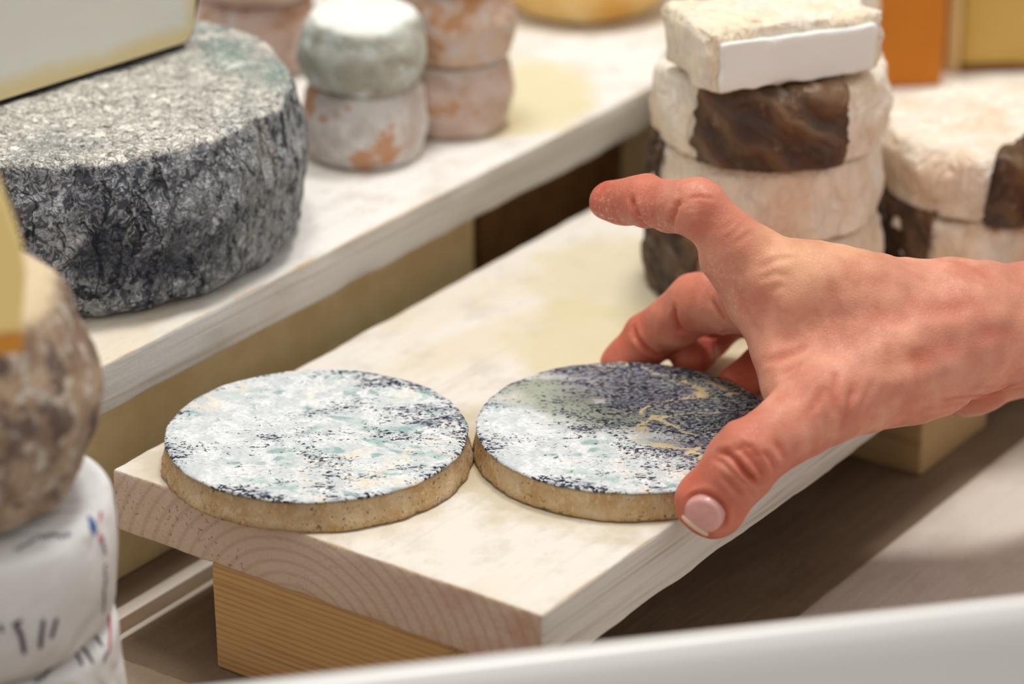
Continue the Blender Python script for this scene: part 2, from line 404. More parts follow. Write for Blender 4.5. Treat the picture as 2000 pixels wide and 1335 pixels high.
def ribbon(points, normals, width, thick=0.0002):
    vs = []; fs = []; n = len(points)
    for i, (p, nn) in enumerate(zip(points, normals)):
        t = (points[min(i+1, n-1)]-points[max(i-1, 0)]).normalized(); s = t.cross(nn).normalized()*width/2
        if i in (0, n-1): s *= 0.5
        vs += [p-s, p+s, p+s+nn*thick, p-s+nn*thick]
    for i in range(n-1):
        a = i*4; b = a+4
        for k in range(4): fs.append((a+k, a+(k+1) % 4, b+(k+1) % 4, b+k))
    fs.append((0, 1, 2, 3)); fs.append((n*4-1, n*4-2, n*4-3, n*4-4))
    return vs, fs
def ribbons(strokes, bvh, w, name, m, parent, inv, lift=0.0002):
    VS = []; FS = []
    for st in strokes:
        P = []; N = []
        pts = []
        for a, b in zip(st, st[1:]):
            k = max(1, int(math.hypot(b[0]-a[0], b[1]-a[1])/6))
            pts += [(a[0]+(b[0]-a[0])*i/k, a[1]+(b[1]-a[1])*i/k) for i in range(k)]
        pts.append(st[-1])
        for (x, y) in pts:
            h = bvh.ray_cast(Vector(CAM), Vector(ray(x, y)).normalized())
            if h[0] is None: continue
            P.append(h[0]+h[1]*lift); N.append(h[1])
        if len(P) < 2: continue
        v, f = ribbon(P, N, w); o = len(VS); VS += [inv @ q for q in v]; FS += [tuple(i+o for i in t) for t in f]
    if VS: return link(name, mesh(VS, FS), m, parent)
def bvh_of(o):
    bpy.context.view_layer.update(); M = o.matrix_world
    return BVHTree.FromPolygons([M @ v.co for v in o.data.vertices], [tuple(p.vertices) for p in o.data.polygons])
# ------------------------------------------------------------------ setting
ZT = -0.0624; ZS = 0.030; SH = 0.0175; TB = 0.0224
def flat(name, vs, m):
    o = link(name, mesh(vs, [(0, 1, 2, 3)]), m, smooth=False); return tag(o, kind='structure')
flat('floor', [(-3, -2.5, -0.86), (3, -2.5, -0.86), (3, 3, -0.86), (-3, 3, -0.86)], plain('floor_tiles', C(120, 108, 96), 0.6))
flat('wall_back', [(-3, 2.6, -0.86), (3, 2.6, -0.86), (3, 2.6, 2.2), (-3, 2.6, 2.2)], plain('wall_paint', C(196, 182, 160), 0.8, nz=0.001))

M_BOARD = mat_board('pale_board', C(230, 224, 214), C(218, 214, 207), C(216, 194, 174), C(226, 214, 194), pink=0.75, seed=1.3,
                    vstain=[(0.093, 0.178, 0.052, 0.05, C(214, 202, 162), 0.75), (0.075, 0.235, 0.07, 0.05, C(216, 204, 166), 0.65),
                            (0.1314, 0.104, 0.064, 0.066, C(190, 174, 138), 0.6), (0.051, 0.043, 0.060, 0.058, C(196, 182, 150), 0.5),
                            (0.083, 0.072, 0.022, 0.012, C(206, 186, 144), 0.6)])
M_SHELF = mat_board('shelf_board', C(236, 233, 228), C(208, 207, 203), C(205, 188, 160), C(224, 217, 204), seed=4.1,
                    vstain=[(-0.06, 0.295, 0.05, 0.055, C(222, 210, 166), 0.8), (-0.035, 0.02, 0.03, 0.05, C(222, 200, 158), 0.4)])
M_TABLE = mat_board('table_wood_and_light_strip', C(216, 206, 196), C(150, 135, 118), C(170, 150, 128), C(204, 188, 168), seed=8.0)
M_PINE = mat_pine('pine_block', C(206, 164, 112), C(176, 128, 74))
M_PINE2 = mat_pine('pine_block_pale', C(186, 156, 112), C(158, 124, 82))

t = empty('display_table', W(0.1, 0.15, ZT), RZ, label='wooden table of pale planks standing under the shelf and boards', cat='table')
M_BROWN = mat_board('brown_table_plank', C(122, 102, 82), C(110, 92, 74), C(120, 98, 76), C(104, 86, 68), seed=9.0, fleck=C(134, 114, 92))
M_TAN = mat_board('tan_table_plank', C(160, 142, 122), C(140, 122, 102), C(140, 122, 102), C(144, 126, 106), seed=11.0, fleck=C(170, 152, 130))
xs = [(-0.42, 1), (-0.28, 1), (-0.142, 1), (-0.0135, 0), (-0.0075, 1), (-0.0005, 0), (0.0022, 1), (0.062, 1), (0.180, 0), (0.33, 0), (0.475, 0), (0.62, 0)]  # the two narrow pale strips paint slits of light onto the table
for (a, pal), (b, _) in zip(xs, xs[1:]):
    link('plank_or_light_strip', roundbox(a-0.1, b-0.1, -0.162, 0.72, -0.024, 0, r=0.0004, step=0.03, seed=a*9), M_BROWN if pal else M_TABLE, t)
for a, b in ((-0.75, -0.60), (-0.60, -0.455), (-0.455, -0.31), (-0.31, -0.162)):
    link('plank_or_light_strip', roundbox(-0.52, 0.52, a, b, -0.024, 0, r=0.0004, step=0.03, seed=a*9), M_TAN, t)
for a in (-0.48, 0.48):
    for b in (-0.70, 0.67):
        link('leg', roundbox(a-0.03, a+0.03, b-0.03, b+0.03, -0.86-ZT+0.0, -0.024, r=0.003, step=0.2), M_TABLE, t)

o = board('shelf_board', -0.33, -0.0118, 0.0025, 0.75, ZS-SH, ZS, M_SHELF, r=0.0016, step=0.005, wear=0.0007, ws=70, seed=2.0, chip=0.004)
tag(o, 'long whitewashed shelf board with chipped near end carrying the grey wheel', 'shelf')
o = board('lower_board', 0.0, 0.172, 0.0, 0.64, -TB, 0, M_BOARD, r=0.0012, step=0.004, wear=0.0006, ws=80, seed=5.0)
tag(o, 'thick pale wooden board on blocks holding the two flat mouldy cheeses', 'board')
o = board('support_block', 0.0402, 0.136, 0.0015, 0.046, ZT, -TB, M_PINE, r=0.0012, step=0.006, wear=0.0004)
tag(o, 'yellow pine block under the front end of the lower board', 'block')
o = board('support_block', 0.055, 0.1634, 0.2588, 0.312, ZT, -TB, M_PINE2, r=0.0015, step=0.008)
tag(o, 'wooden block under the right edge of the lower board, below the wrist', 'block')
o = board('riser_board', -0.040, -0.026, -0.004, 0.240, ZT, ZS-SH, plain('tan_board', C(238, 218, 170), 0.7, nz=0.0004, var=C(230, 206, 152)), r=0.0015, step=0.012)
tag(o, 'tan upright board beneath the shelf, behind the left flat cheese', 'board')
o = board('support_block', -0.11, -0.026, 0.245, 0.345, ZT, ZS-SH, plain('brown_wood', C(120, 84, 40), 0.7, nz=0.0004, var=C(104, 70, 32)), r=0.0015, step=0.012)
tag(o, 'brown wooden block under the shelf, seen left of the index fingertip', 'block')
o = board('riser_board', -0.068, -0.052, 0.352, 0.66, ZT, ZS-SH, plain('tan_board_far', C(190, 164, 120), 0.7, nz=0.0004), r=0.0015, step=0.012)
tag(o, 'tan upright board beneath the far half of the shelf, behind the leaf-wrapped stack', 'board')

# ------------------------------------------------------------------ two flat goat cheeses
def disc(label, c, R, Rb, dark, seed, h=0.011):
    e = empty('goat_cheese', (c[0], c[1], 0), 0, label=label, cat='cheese')
    hb = h-0.0012
    p = [(0, 0), (Rb*0.5, 0), (Rb-0.0012, 0), (Rb-0.0002, 0.0006), (Rb, 0.0016), (Rb-0.0004, 0.003)]
    for i in range(1, 7): p.append((Rb-0.0004-(Rb-R+0.0002)*i/6, 0.003+(hb-0.003)*i/6))
    p += [(R-0.002, hb), (R*0.5, hb), (0, hb)]
    link('side_rind', lathe(dense(p, 0.0009), 420, wob=0.0007, ws=130, seed=seed), mat_tanrind('tan_rind', h=h), e)
    q = [(0, hb+0.00005), (R*0.5, hb+0.00005), (R-0.0006, hb+0.00005), (R+0.0002, hb+0.0003), (R, hb+0.0008), (R-0.0008, h), (R-0.006, h+0.0002), (R*0.5, h-0.0003), (0, h-0.0002)]
    link('mould_top', lathe(dense(q, 0.0011), 420, wob=0.0005, ws=160, seed=seed+1, nz=0.0002), mat_bloom('mould_bloom_dark' if dark else 'mould_bloom', 1.0 if dark else 0.0), e)
    return e
disc('flat round cheese with white and blue-green mould, left of the two on the board', (0, 0), 0.0497, 0.0514, 0, 1.0)
disc('flat round goat cheese with dark violet-grey mould, gripped by the hand', (0.1022, 0.0063), 0.0497, 0.0508, 1, 6.0, h=0.0108)

# ------------------------------------------------------------------ large ash-grey wheel and cut half on top
wc = onz(130, 452, ZS); WH = 0.0585
o = link('cheese_wheel', lathe(dense(prof(0.0858, WH, bulge=0.0040, rb=0.010, rtop=0.0045, inset=0.0022), 0.0016), 360, wob=0.0022, ws=60, seed=3.0, nz=0.0012),
         mat_wheel('ash_wheel_rind', WH), loc=(wc[0], wc[1], ZS))
tag(o, 'large dark grey wrinkled cheese wheel standing on the shelf', 'cheese')
zt = ZS+WH+0.0012
p1 = onz(0, 203, zt); p2 = onz(398, 78, zt); dr = (p2-p1)[:2]; dr = dr/np.linalg.norm(dr); th = math.atan2(dr[1], dr[0])
Rc = 0.088; cc = p2[:2]-dr*Rc
e = empty('cut_cheese', (cc[0], cc[1], zt), th, label='white cut half cheese with thin black rind resting on the grey wheel', cat='cheese')
pc = prof(Rc-0.003, 0.072, bulge=0.003, rb=0.009, rtop=0.007)
link('rind', lathe(dense(pc, 0.003), 120, wob=0.0012, ws=80, ang=(0.0, math.pi)), plain('black_rind', C(38, 40, 48), 0.7, nz=0.0012, nscale=300, var=C(84, 88, 98)), e)
def cutface(pf, y, inset, m, nm, th_=0.0006):
    pr = [(r, z) for r, z in pf]; cz = sum(z for r, z in pr)/len(pr)
    out = [(max(0, r-inset), min(max(z, inset), pf[-1][1]-inset)) for r, z in pr]
    poly = out+[(-r, z) for r, z in reversed(out)]
    pts = []
    for q in poly:
        if not pts or math.hypot(q[0]-pts[-1][0], q[1]-pts[-1][1]) > 1e-5: pts.append(q)
    if math.hypot(pts[0][0]-pts[-1][0], pts[0][1]-pts[-1][1]) < 1e-5: pts.pop()
    n = len(pts); vs = [(x, y-th_, z) for x, z in pts]+[(x, y, z) for x, z in pts]
    fs = [tuple(range(n)), tuple(reversed(range(n, 2*n)))]+[(i, (i+1) % n, n+(i+1) % n, n+i) for i in range(n)]
    return link(nm, fix(mesh(vs, fs)), m, e, smooth=False)
def mat_cutpaste():
    n = NT('ivory_paste', 0.5, 0.4)
    x, y, z = n.sep()
    wob_ = n.math('MULTIPLY', n.math('SUBTRACT', n.noise(40, 3), 0.5), 0.008)
    ex = n.math('SUBTRACT', Rc-0.001, n.math('ABSOLUTE', x)); ez = n.math('MINIMUM', z, n.math('SUBTRACT', 0.072, z))
    d = n.math('ADD', n.math('MINIMUM', ex, ez), wob_)
    c = n.mix(n.rng(d, 0.0035, 0.012), C(226, 206, 158), C(226, 225, 214))
    n.bump(n.noise(90, 4, .6), 0.0006, .5); n.bump(n.rng(n.vor(60), 0, .1), .0005, .6)
    return n.done(c, sss=0.2, radius=(1, .8, .6), sscale=.003)
cutface(pc, 0.0003, 0.0014, mat_cutpaste(), 'cut_paste')

# ------------------------------------------------------------------ small cheeses on the shelf
def wheel(name, label, x, y, z, R, H, m, seed, bulge=0.002, rb=0.004, rt_=0.005, wob=0.0012, group=None, seg=110, nz=0.0006, parent=None):
    o = link(name, lathe(dense(prof(R-bulge, H, bulge=bulge, rb=rb, rtop=rt_), 0.0022), seg, wob=wob, ws=70, seed=seed, nz=nz), m, loc=(x, y, z))
    return tag(o, label, 'cheese', group)
G = 'small round cheeses stacked on the shelf'
pinkm = lambda s: mat_rind('pink_rind', (C(222, 200, 188), C(204, 178, 164), C(226, 212, 206)), 60, (C(196, 140, 84), 75, 0.56, 0.75), seed=s, topcol=C(232, 222, 212))
c = onz(713, 297, ZS)
wheel('small_cheese', 'small round white and tan cheese, lower of the front pair on the shelf', c[0], c[1], ZS, 0.0245, 0.0292, mat_rind('white_tan_rind', (C(226, 222, 218), C(206, 196, 190), C(232, 230, 228)), 60, (C(200, 138, 82), 70, 0.55, 0.8), seed=2.0), 1.0, group=G)
wheel('small_cheese', 'small greenish white cheese with chalky top, upper of the front pair', c[0], c[1], ZS+0.0296, 0.0247, 0.0275, mat_rind('green_white_rind', (C(200, 202, 192), C(172, 170, 156), C(214, 222, 220)), 55, (C(150, 124, 92), 90, 0.60, 0.6), seed=5.0, topcol=C(240, 242, 234)), 2.0, group=G, nz=0.001, rt_=0.007)
c = onz(884, 240, ZS)
wheel('small_cheese', 'small pinkish cheese standing on the shelf, bottom of the stack right of the front pair', c[0], c[1], ZS, 0.0242, 0.0288, pinkm(1.0), 3.0, group=G)
wheel('small_cheese', 'small orange-spotted pinkish cheese, middle of the stack right of the front pair', c[0]+0.001, c[1], ZS+0.0294, 0.0243, 0.0285, mat_rind('orange_pink_rind', (C(220, 196, 180), C(206, 166, 138), C(214, 206, 204)), 50, (C(190, 130, 70), 60, 0.56, 0.7), seed=7.0), 4.0, group=G)
wheel('small_cheese', 'small pinkish cheese at the photo edge, topmost of the right stack on the shelf', c[0], c[1]+0.001, ZS+0.0585, 0.024, 0.027, pinkm(4.0), 5.0, group=G)
c = onz(502, 126, ZS)
wheel('small_cheese', 'small pinkish brown cheese behind the grey wheel, lower of the left stack', c[0], c[1], ZS, 0.0262, 0.031, mat_rind('brown_pink_rind', (C(206, 182, 170), C(186, 158, 142), C(210, 196, 190)), 50, (C(176, 124, 76), 60, 0.54, 0.7), seed=9.0), 6.0, group=G)
wheel('small_cheese', 'small pinkish brown cheese at the photo top, upper of the left stack', c[0]+0.001, c[1], ZS+0.0316, 0.0262, 0.029, mat_rind('brown_pink_rind', (C(206, 182, 170), C(186, 158, 142), C(210, 196, 190)), 50, (C(176, 124, 76), 60, 0.54, 0.7), seed=3.0), 7.0, group=G)
c = onz(1140, 10, ZS)
wheel('yellow_cheese', 'golden yellow cheese wheel far back on the shelf at the photo top', c[0], c[1], ZS, 0.041, 0.038, mat_rind('golden_rind', (C(236, 200, 132), C(222, 172, 92), C(240, 214, 160)), 30, seed=3.0), 8.0, bulge=0.006, rb=0.010, rt_=0.010)

# ------------------------------------------------------------------ leaf wrapped cheeses on the lower board
M_LEAF = mat_leaf('brown_leaf')
def leaf(parent, R, H, a0, a1, s0, s1, rb, rt_, bulge, seed, name='leaf_wrap', edge=0.10, round_top=False, puff=0.0012, inset=0.0):
    pr = dense(prof(R-bulge, H, bulge=bulge, rb=rb, rtop=rt_, inset=inset)[2:], 0.0012)
    L = [0.0]
    for a, b in zip(pr, pr[1:]): L.append(L[-1]+math.hypot(b[0]-a[0], b[1]-a[1]))
    def P(s):
        s = min(max(s, 0), L[-1]-1e-6)
        for i in range(len(L)-1):
            if L[i+1] >= s:
                t = (s-L[i])/(L[i+1]-L[i]+1e-9); a, b = pr[i], pr[i+1]
                tx, tz = b[0]-a[0], b[1]-a[1]; l = math.hypot(tx, tz)+1e-9
                return a[0]+tx*t, a[1]+tz*t, tz/l, -tx/l
        return (*pr[-1], 0, 1)
    nu, nv = 56, 40; vs = []; fs = []
    for lay in (1, 0):
        for i in range(nu+1):
            u = i/nu
            lo = s0+edge*0.02*fbm((u*3+seed, 0, 0), 2, 3); hi = s1+edge*0.03*fbm((u*3, seed, 0), 2, 3)
            if round_top: hi = lo+(hi-lo)*max(0.05, (1-(2*u-1)**4))**0.5
            for j in range(nv+1):
                v = j/nv; s = lo+(hi-lo)*v
                a = a0+(a1-a0)*u+(0.06*fbm((v*2, seed+u, 1), 3, 3))
                r, z, nr, nz_ = P(s)
                fold = 0.0016*fbm((u*2.0+v*1.2, v*0.6, seed), 3.5, 4)+0.0009*abs(math.sin(u*9+v*4+2*fbm((u, v, seed), 3, 2)))
                off = (puff+fold) if lay else (puff+fold-0.0005)
                off = max(off, 0.0008 if lay else 0.0004)
                vs.append(((r+nr*off)*math.cos(a), (r+nr*off)*math.sin(a), max(z+nz_*off, 0.0006)))
    K = (nu+1)*(nv+1)
    idx = lambda i, j, l: l*K+i*(nv+1)+j
    for i in range(nu):
        for j in range(nv):
            fs.append((idx(i, j, 0), idx(i+1, j, 0), idx(i+1, j+1, 0), idx(i, j+1, 0)))
            fs.append((idx(i, j, 1), idx(i, j+1, 1), idx(i+1, j+1, 1), idx(i+1, j, 1)))
    for i in range(nu):
        for j in (0, nv): fs.append((idx(i, j, 0), idx(i+1, j, 0), idx(i+1, j, 1), idx(i, j, 1)))
    for j in range(nv):
        for i in (0, nu): fs.append((idx(i, j, 0), idx(i, j+1, 0), idx(i, j+1, 1), idx(i, j, 1)))
    return link(name, fix(mesh(vs, fs)), M_LEAF, parent)
D = math.radians
GA = 'bloomy rind cheeses stacked behind the hand'
ca = onz(1493, 542, 0.0); RA = 0.0428; HA = 0.0288
labs = ['creamy bloomy cheese on the lower board, bottom of the stack behind the hand',
        'wrinkled creamy cheese without a visible leaf, just under the leaf-wrapped one behind the index finger',
        'creamy cheese with a wide brown leaf across its front, below the cut white block']
for i, lb in enumerate(labs):
    o = wheel('bloomy_cheese', lb, ca[0]+(0.0006, -0.0004, 0.0)[i], ca[1]+(0, 0.0005, 0)[i], i*(HA+0.0004), RA*(1.0, 1.0, 1.01)[i], HA, mat_bloomy('bloomy_rind', seed=i*3.0), 10.0+i, bulge=0.0012, rb=0.003, rt_=0.004, wob=0.0022, group=GA, seg=150, nz=0.0008)
    if i == 0: leaf(o, RA, HA, D(-185), D(-128), 0.0, 0.034, 0.003, 0.004, 0.0012, 2.0, puff=0.003)
    if i == 2: leaf(o, RA*1.01, HA, D(-131), D(-57), 0.002, 0.0395, 0.003, 0.004, 0.0012, 4.0, puff=0.0022)
    if i == 1: leaf(o, RA, HA, D(-195), D(-160), 0.0, 0.030, 0.003, 0.004, 0.0012, 3.0, puff=0.001)
# cut white block on top
zb = 3*(HA+0.0004)+0.0022
q1 = onz(1383, 187, zb); q2 = onz(1722, 139, zb); dq = (q2-q1)[:2]; Lq = float(np.linalg.norm(dq)); tq = math.atan2(dq[1], dq[0])
e = empty('cut_cheese', (q1[0], q1[1], zb), tq, label='white cut cheese block with creamy rind on top of the leaf-wrapped stack', cat='cheese')
link('rind', roundbox(0, Lq, 0, 0.040, 0, 0.0228, r=0.0036, step=0.0018, wear=0.0034, ws=90, seed=3, warpz=0.0), mat_bloomy('block_rind', seed=12.0, warm=C(240, 220, 178)), e)
link('cut_paste', roundbox(0.004, Lq-0.004, -0.0018, 0.006, 0.0012, 0.0186, r=0.0010, step=0.0016, wear=0.0012, ws=90, seed=6), mat_paste('white_paste', C(238, 240, 234)), e)
# right stack
cb = onz(1937, 486, 0.0); RB_ = 0.0465; HB = 0.0262
for i, lb in enumerate(['creamy cheese with dark leaf at its left, under the string-tied cheese at right',
                        'pale peach cheese with a leaf tied by string, at the right photo edge']):
    o = wheel('bloomy_cheese', lb, cb[0]+0.001*i, cb[1], i*(HB+0.0004), RB_, HB, mat_bloomy('peach_rind', seed=20+i*3.0, warm=C(228, 190, 150)), 20.0+i, bulge=0.0015, rb=0.004, rt_=0.004, wob=0.0026, group=GA, seg=150, nz=0.0016)
    if i == 0: leaf(o, RB_, HB, D(-190), D(-128), 0.0, 0.030, 0.004, 0.004, 0.0015, 7.0, puff=0.0016)
    if i == 1:
        leaf(o, RB_, HB, D(-104), D(-48), 0.002, 0.046, 0.004, 0.004, 0.0015, 9.0, puff=0.0016, round_top=True)
        pr = dense(prof(RB_-0.0015, HB, bulge=0.0015, rb=0.004, rtop=0.004)[4:], 0.003); V = []; F = []
        pr = [p for p in pr if p[0] > 0.022]
        for k, (r, z) in enumerate(pr):
            a = D(-84.0)+0.02*k/len(pr)
            cx, cy, cz = (r+0.0050)*math.cos(a), (r+0.0050)*math.sin(a), z+(0.0048 if z > HB-0.003 else 0.0)
            for m_ in range(6):
                b = m_*math.pi/3; V.append((cx+0.0009*math.cos(b), cy+0.0009*math.sin(b)*0.6, cz+0.0007*math.sin(b)))
        for k in range(len(pr)-1):
            for m_ in range(6): F.append((k*6+m_, k*6+(m_+1) % 6, k*6+6+(m_+1) % 6, k*6+6+m_))
        link('string', mesh(V, F), plain('grey_string', C(120, 98, 76), 0.8), o)
# stack behind, cheeses at the far end
cd_ = W(0.0350, 0.360)
for i in range(4):
    o = wheel('bloomy_cheese', ['cream cheese wheel on the lower board, lowest of the hidden stack behind the cut block', 'cream cheese wheel, second from the board in the stack behind the cut block',
              'cream cheese wheel, third from the board in the stack behind the cut block', 'cream and brown cheese wheel peeking over the cut block at the photo top'][i],
              cd_[0], cd_[1], i*0.0287, 0.0412, 0.0283, mat_bloomy('bloomy_rind_far', seed=30+i), 30.0+i, bulge=0.0012, rb=0.003, rt_=0.004, wob=0.002, group='stack behind the cut white block')
    if i == 3: leaf(o, 0.0412, 0.0283, D(-140), D(-70), 0.004, 0.030, 0.003, 0.004, 0.0012, 14.0, puff=0.001)
b = onz(1770, 172, 0.0)
e = empty('orange_cheese', (b[0], b[1], 0), RZ*0+0.12, label='upright orange cheese piece behind the peach wheel', cat='cheese')
link('paste', roundbox(-0.024, 0.0165, 0, 0.03, 0, 0.085, r=0.003, step=0.006, wear=0.0006), mat_paste('orange_paste', C(206, 124, 10), C(176, 96, 6)), e)
b = onz(1846, 143, 0.0)
e = empty('yellow_cut_cheese', (b[0], b[1], 0), 0.05, label='pale yellow cut cheese with beige rind in the top right photo corner', cat='cheese')
link('paste', roundbox(0.0065, 0.075, 0, 0.045, 0.0028, 0.085, r=0.003, step=0.006, wear=0.0006), mat_paste('yellow_paste', C(206, 172, 92), C(186, 146, 60)), e)
link('rind', roundbox(0.0, 0.0063, -0.001, 0.045, 0.0, 0.086, r=0.0025, step=0.005, wear=0.0008), plain('beige_rind', C(216, 186, 128), 0.8, nz=0.0006), e)
link('bottom_strip', roundbox(0.0065, 0.075, -0.001, 0.045, 0.0, 0.0026, r=0.001, step=0.005, wear=0.0008), plain('brown_strip', C(112, 66, 26), 0.8, nz=0.0006), e)  # thin dark brown strip along the bottom of the yellow piece

# ------------------------------------------------------------------ front left stack
HP = 0.0700; HP2 = 0.0410; HBW = 0.0680; zt2 = ZT+HP+HP2+HBW
sc_ = onz(-152, 528, zt2+0.002)
def mat_paper():
    n = NT('white_paper', 0.65, 0.3)
    cr = n.rng(n.math('ABSOLUTE', n.math('SUBTRACT', n.noise(22, 3, 0.5, 0.6), 0.5)), 0, 0.10)
    c = n.mix(n.rng(n.noise(30, 3), 0.3, 0.7), C(236, 236, 236), C(222, 220, 218))
    n.bump(cr, 0.0014, 0.7); n.bump(n.noise(90, 3), 0.0004, .6)
    return n.done(c, sss=0.1, radius=(1, 1, 1), sscale=.002)
def paper_wheel(lbl, x, y, z, R, seed, HP):
    e = link('paper_wrapped_cheese', lathe(dense(prof(R-0.0012, HP-0.0008, bulge=0.0012, rb=0.005, rtop=0.005), 0.0022), 200, wob=0.0016, ws=26, seed=seed, nz=0.0), mat_paper(), loc=(x, y, z))
    return tag(e, lbl, 'cheese', 'paper wrapped cheeses in the front left stack')
pl = paper_wheel('white paper-wrapped cheese with slanting dark pen strokes, bottom of the front left stack', sc_[0]+0.0006, sc_[1], ZT, 0.0500, 3.0, HP)
pu = paper_wheel('white paper-wrapped cheese with blue and red pen marks, just below the brown mottled wheel', sc_[0], sc_[1], ZT+HP, 0.0500, 8.0, HP2)
bw = wheel('brown_cheese_wheel', 'brown mottled natural rind wheel on the paper-wrapped cheeses at the left photo edge', sc_[0], sc_[1], ZT+HP+HP2, 0.0482, HBW,
           mat_rind('mottled_rind', (C(176, 152, 128), C(140, 116, 96), C(206, 196, 184)), 70, (C(86, 70, 70), 95, 0.53, 0.75), seed=4.0, bump=0.0015, topcol=C(226, 206, 172)), 44.0, bulge=0.006, rb=0.012, rt_=0.016, wob=0.0010, seg=160)
M_INK = plain('dark_ink', C(58, 40, 66), 0.6); M_BLUE = plain('blue_ink', C(60, 108, 176), 0.6); M_RED = plain('red_ink', C(214, 110, 120), 0.6)
def px8(l): return [(x/3.985, 1000+y/3.985) for x, y in l]
def sq(x0, y0, x1, y1, n, w):
    out = []
    L_ = math.hypot(x1-x0, y1-y0); nxx, nyy = -(y1-y0)/L_, (x1-x0)/L_
    for i in range(n+1):
        t = i/n; s = (1 if i % 2 else -1)*w*(0.6+0.4*math.sin(i*2.3)); out.append((x0+(x1-x0)*t+nxx*s, y0+(y1-y0)*t+nyy*s))
    return out
for obj_, groups in ((pu, [('pen_writing', M_INK, 0.0013, [[(120, 860), (165, 960), (190, 1100)], [(335, 830), (310, 1060)], [(440, 820), (395, 980)], [(95, 880), (170, 835)], [(0, 870), (14, 930)]]),
                          ('small_pen_writing', M_INK, 0.0006, [sq(310, 190, 550, 180, 13, 26), sq(110, 300, 290, 210, 5, 12), sq(795, 180, 812, 330, 6, 14), sq(820, 400, 800, 780, 16, 14)]),
                          ('blue_mark', M_BLUE, 0.0011, [[(690, 30), (712, 110), (745, 140), (722, 60), (700, 110), (738, 175)]]),
                          ('red_mark', M_RED, 0.0010, [[(782, 0), (772, 70)], [(775, 150), (768, 230), (795, 190)]])]),
                     (pl, [('pen_writing', M_INK, 0.0008, [[(545, 1050), (595, 1100), (640, 1195)], [(600, 1020), (665, 1075), (722, 1175)], [(678, 932), (745, 962), (795, 1045)], [(800, 1165), (828, 1085)], [(700, 960), (722, 995)],
                                                       sq(560, 1090, 270, 1330, 17, 14)]),
                          ('red_mark', M_RED, 0.0008, [[(848, 790), (855, 930), (845, 1100)]]),
                          ('blue_mark', M_BLUE, 0.0008, [[(750, 870), (735, 920)]])])):
    bv = bvh_of(obj_); inv = obj_.matrix_world.inverted()
    for nm, mm, w, st in groups:
        ribbons([px8(s) for s in st], bv, w, nm, mm, obj_, inv)
# yellow piece on the brown wheel
def prism(pts2, z0, z1, m, name, parent):
    n = len(pts2); vs = [(x, z0, z) for x, z in pts2]+[(x, z1, z) for x, z in pts2]
    fs = [tuple(range(n)), tuple(reversed(range(n, 2*n)))]+[(i, (i+1) % n, n+(i+1) % n, n+i) for i in range(n)]
    o = link(name, fix(mesh(vs, fs)), m, parent, smooth=False)
    md = o.modifiers.new('bevel', 'BEVEL'); md.width = 0.0012; md.segments = 3; return o
zy = zt2+0.0020
k0 = onz(2, 690, zy)
e = empty('yellow_cheese_piece', (k0[0], k0[1], zy), 0.25, label='tall yellow cheese piece at the left photo edge standing on the brown wheel', cat='cheese')
prism([(0.0058, 0.0), (0.0066, 0.010), (0.0082, 0.022), (0.0076, 0.030), (0.0040, 0.044), (0.0008, 0.056), (-0.004, 0.068), (-0.03, 0.068), (-0.03, 0.0)], 0, 0.016,
      mat_paste('pale_yellow_paste', C(232, 208, 140), C(222, 186, 104)), 'paste', e)
prism([(0.0058, 0.0), (0.0061, 0.006), (-0.0300, 0.004), (-0.03, 0.0)], -0.0012, -0.0001, plain('amber_rind', C(196, 130, 36), 0.5, nz=.0004), 'rind', e)

# ------------------------------------------------------------------ white tray in front
def tray():
    zt3 = 0.028; a = onz(500, 1335, zt3); b = onz(2000, 1166, zt3); d = (b-a)[:2]; d /= np.linalg.norm(d); th = math.atan2(d[1], d[0])
    e0 = onz(2420, 1119, zt3)[:2]                     # far right corner
    Wd, Dp, rc = 0.52, 0.30, 0.045
    def rr(off, z, n=12):
        out = []; x0, x1, y0, y1 = -Wd-off, off, -Dp-off, off; r = rc+off
        for (cx, cy, a0) in ((x1-r, y1-r, 0), (x0+r, y1-r, 90), (x0+r, y0+r, 180), (x1-r, y0+r, 270)):
            for i in range(n+1):
                t = math.radians(a0+90*i/n); out.append((cx+r*math.cos(t), cy+r*math.sin(t), z))
        return out
    H0 = ZT-0.0+0.0
    secs = [(-0.020, ZT), (-0.012, ZT+0.004), (-0.0035, zt3-0.012), (0.004, zt3-0.008), (0.0052, zt3-0.004), (0.004, zt3-0.001), (0.0, zt3), (-0.004, zt3-0.0012), (-0.0068, zt3-0.005), (-0.0085, zt3-0.012), (-0.016, ZT+0.010), (-0.022, ZT+0.005), (-0.04, ZT+0.004)]
    rings = [rr(o_, z) for o_, z in secs]; n = len(rings[0]); vs = [v for r in rings for v in r]; fs = []
    for k in range(len(rings)-1):
        for i in range(n): fs.append((k*n+i, k*n+(i+1) % n, (k+1)*n+(i+1) % n, (k+1)*n+i))
    fs.append(tuple(range(n))); fs.append(tuple((len(rings)-1)*n+i for i in range(n)))
    me = fix(mesh(vs, fs))
    o = link('tray', me, plain('white_plastic', C(208, 206, 203), 0.3, 0.5), loc=(e0[0], e0[1], 0), rz=th)
    tag(o, 'white plastic tray with rounded rim in front of the boards', 'tray')
tray()
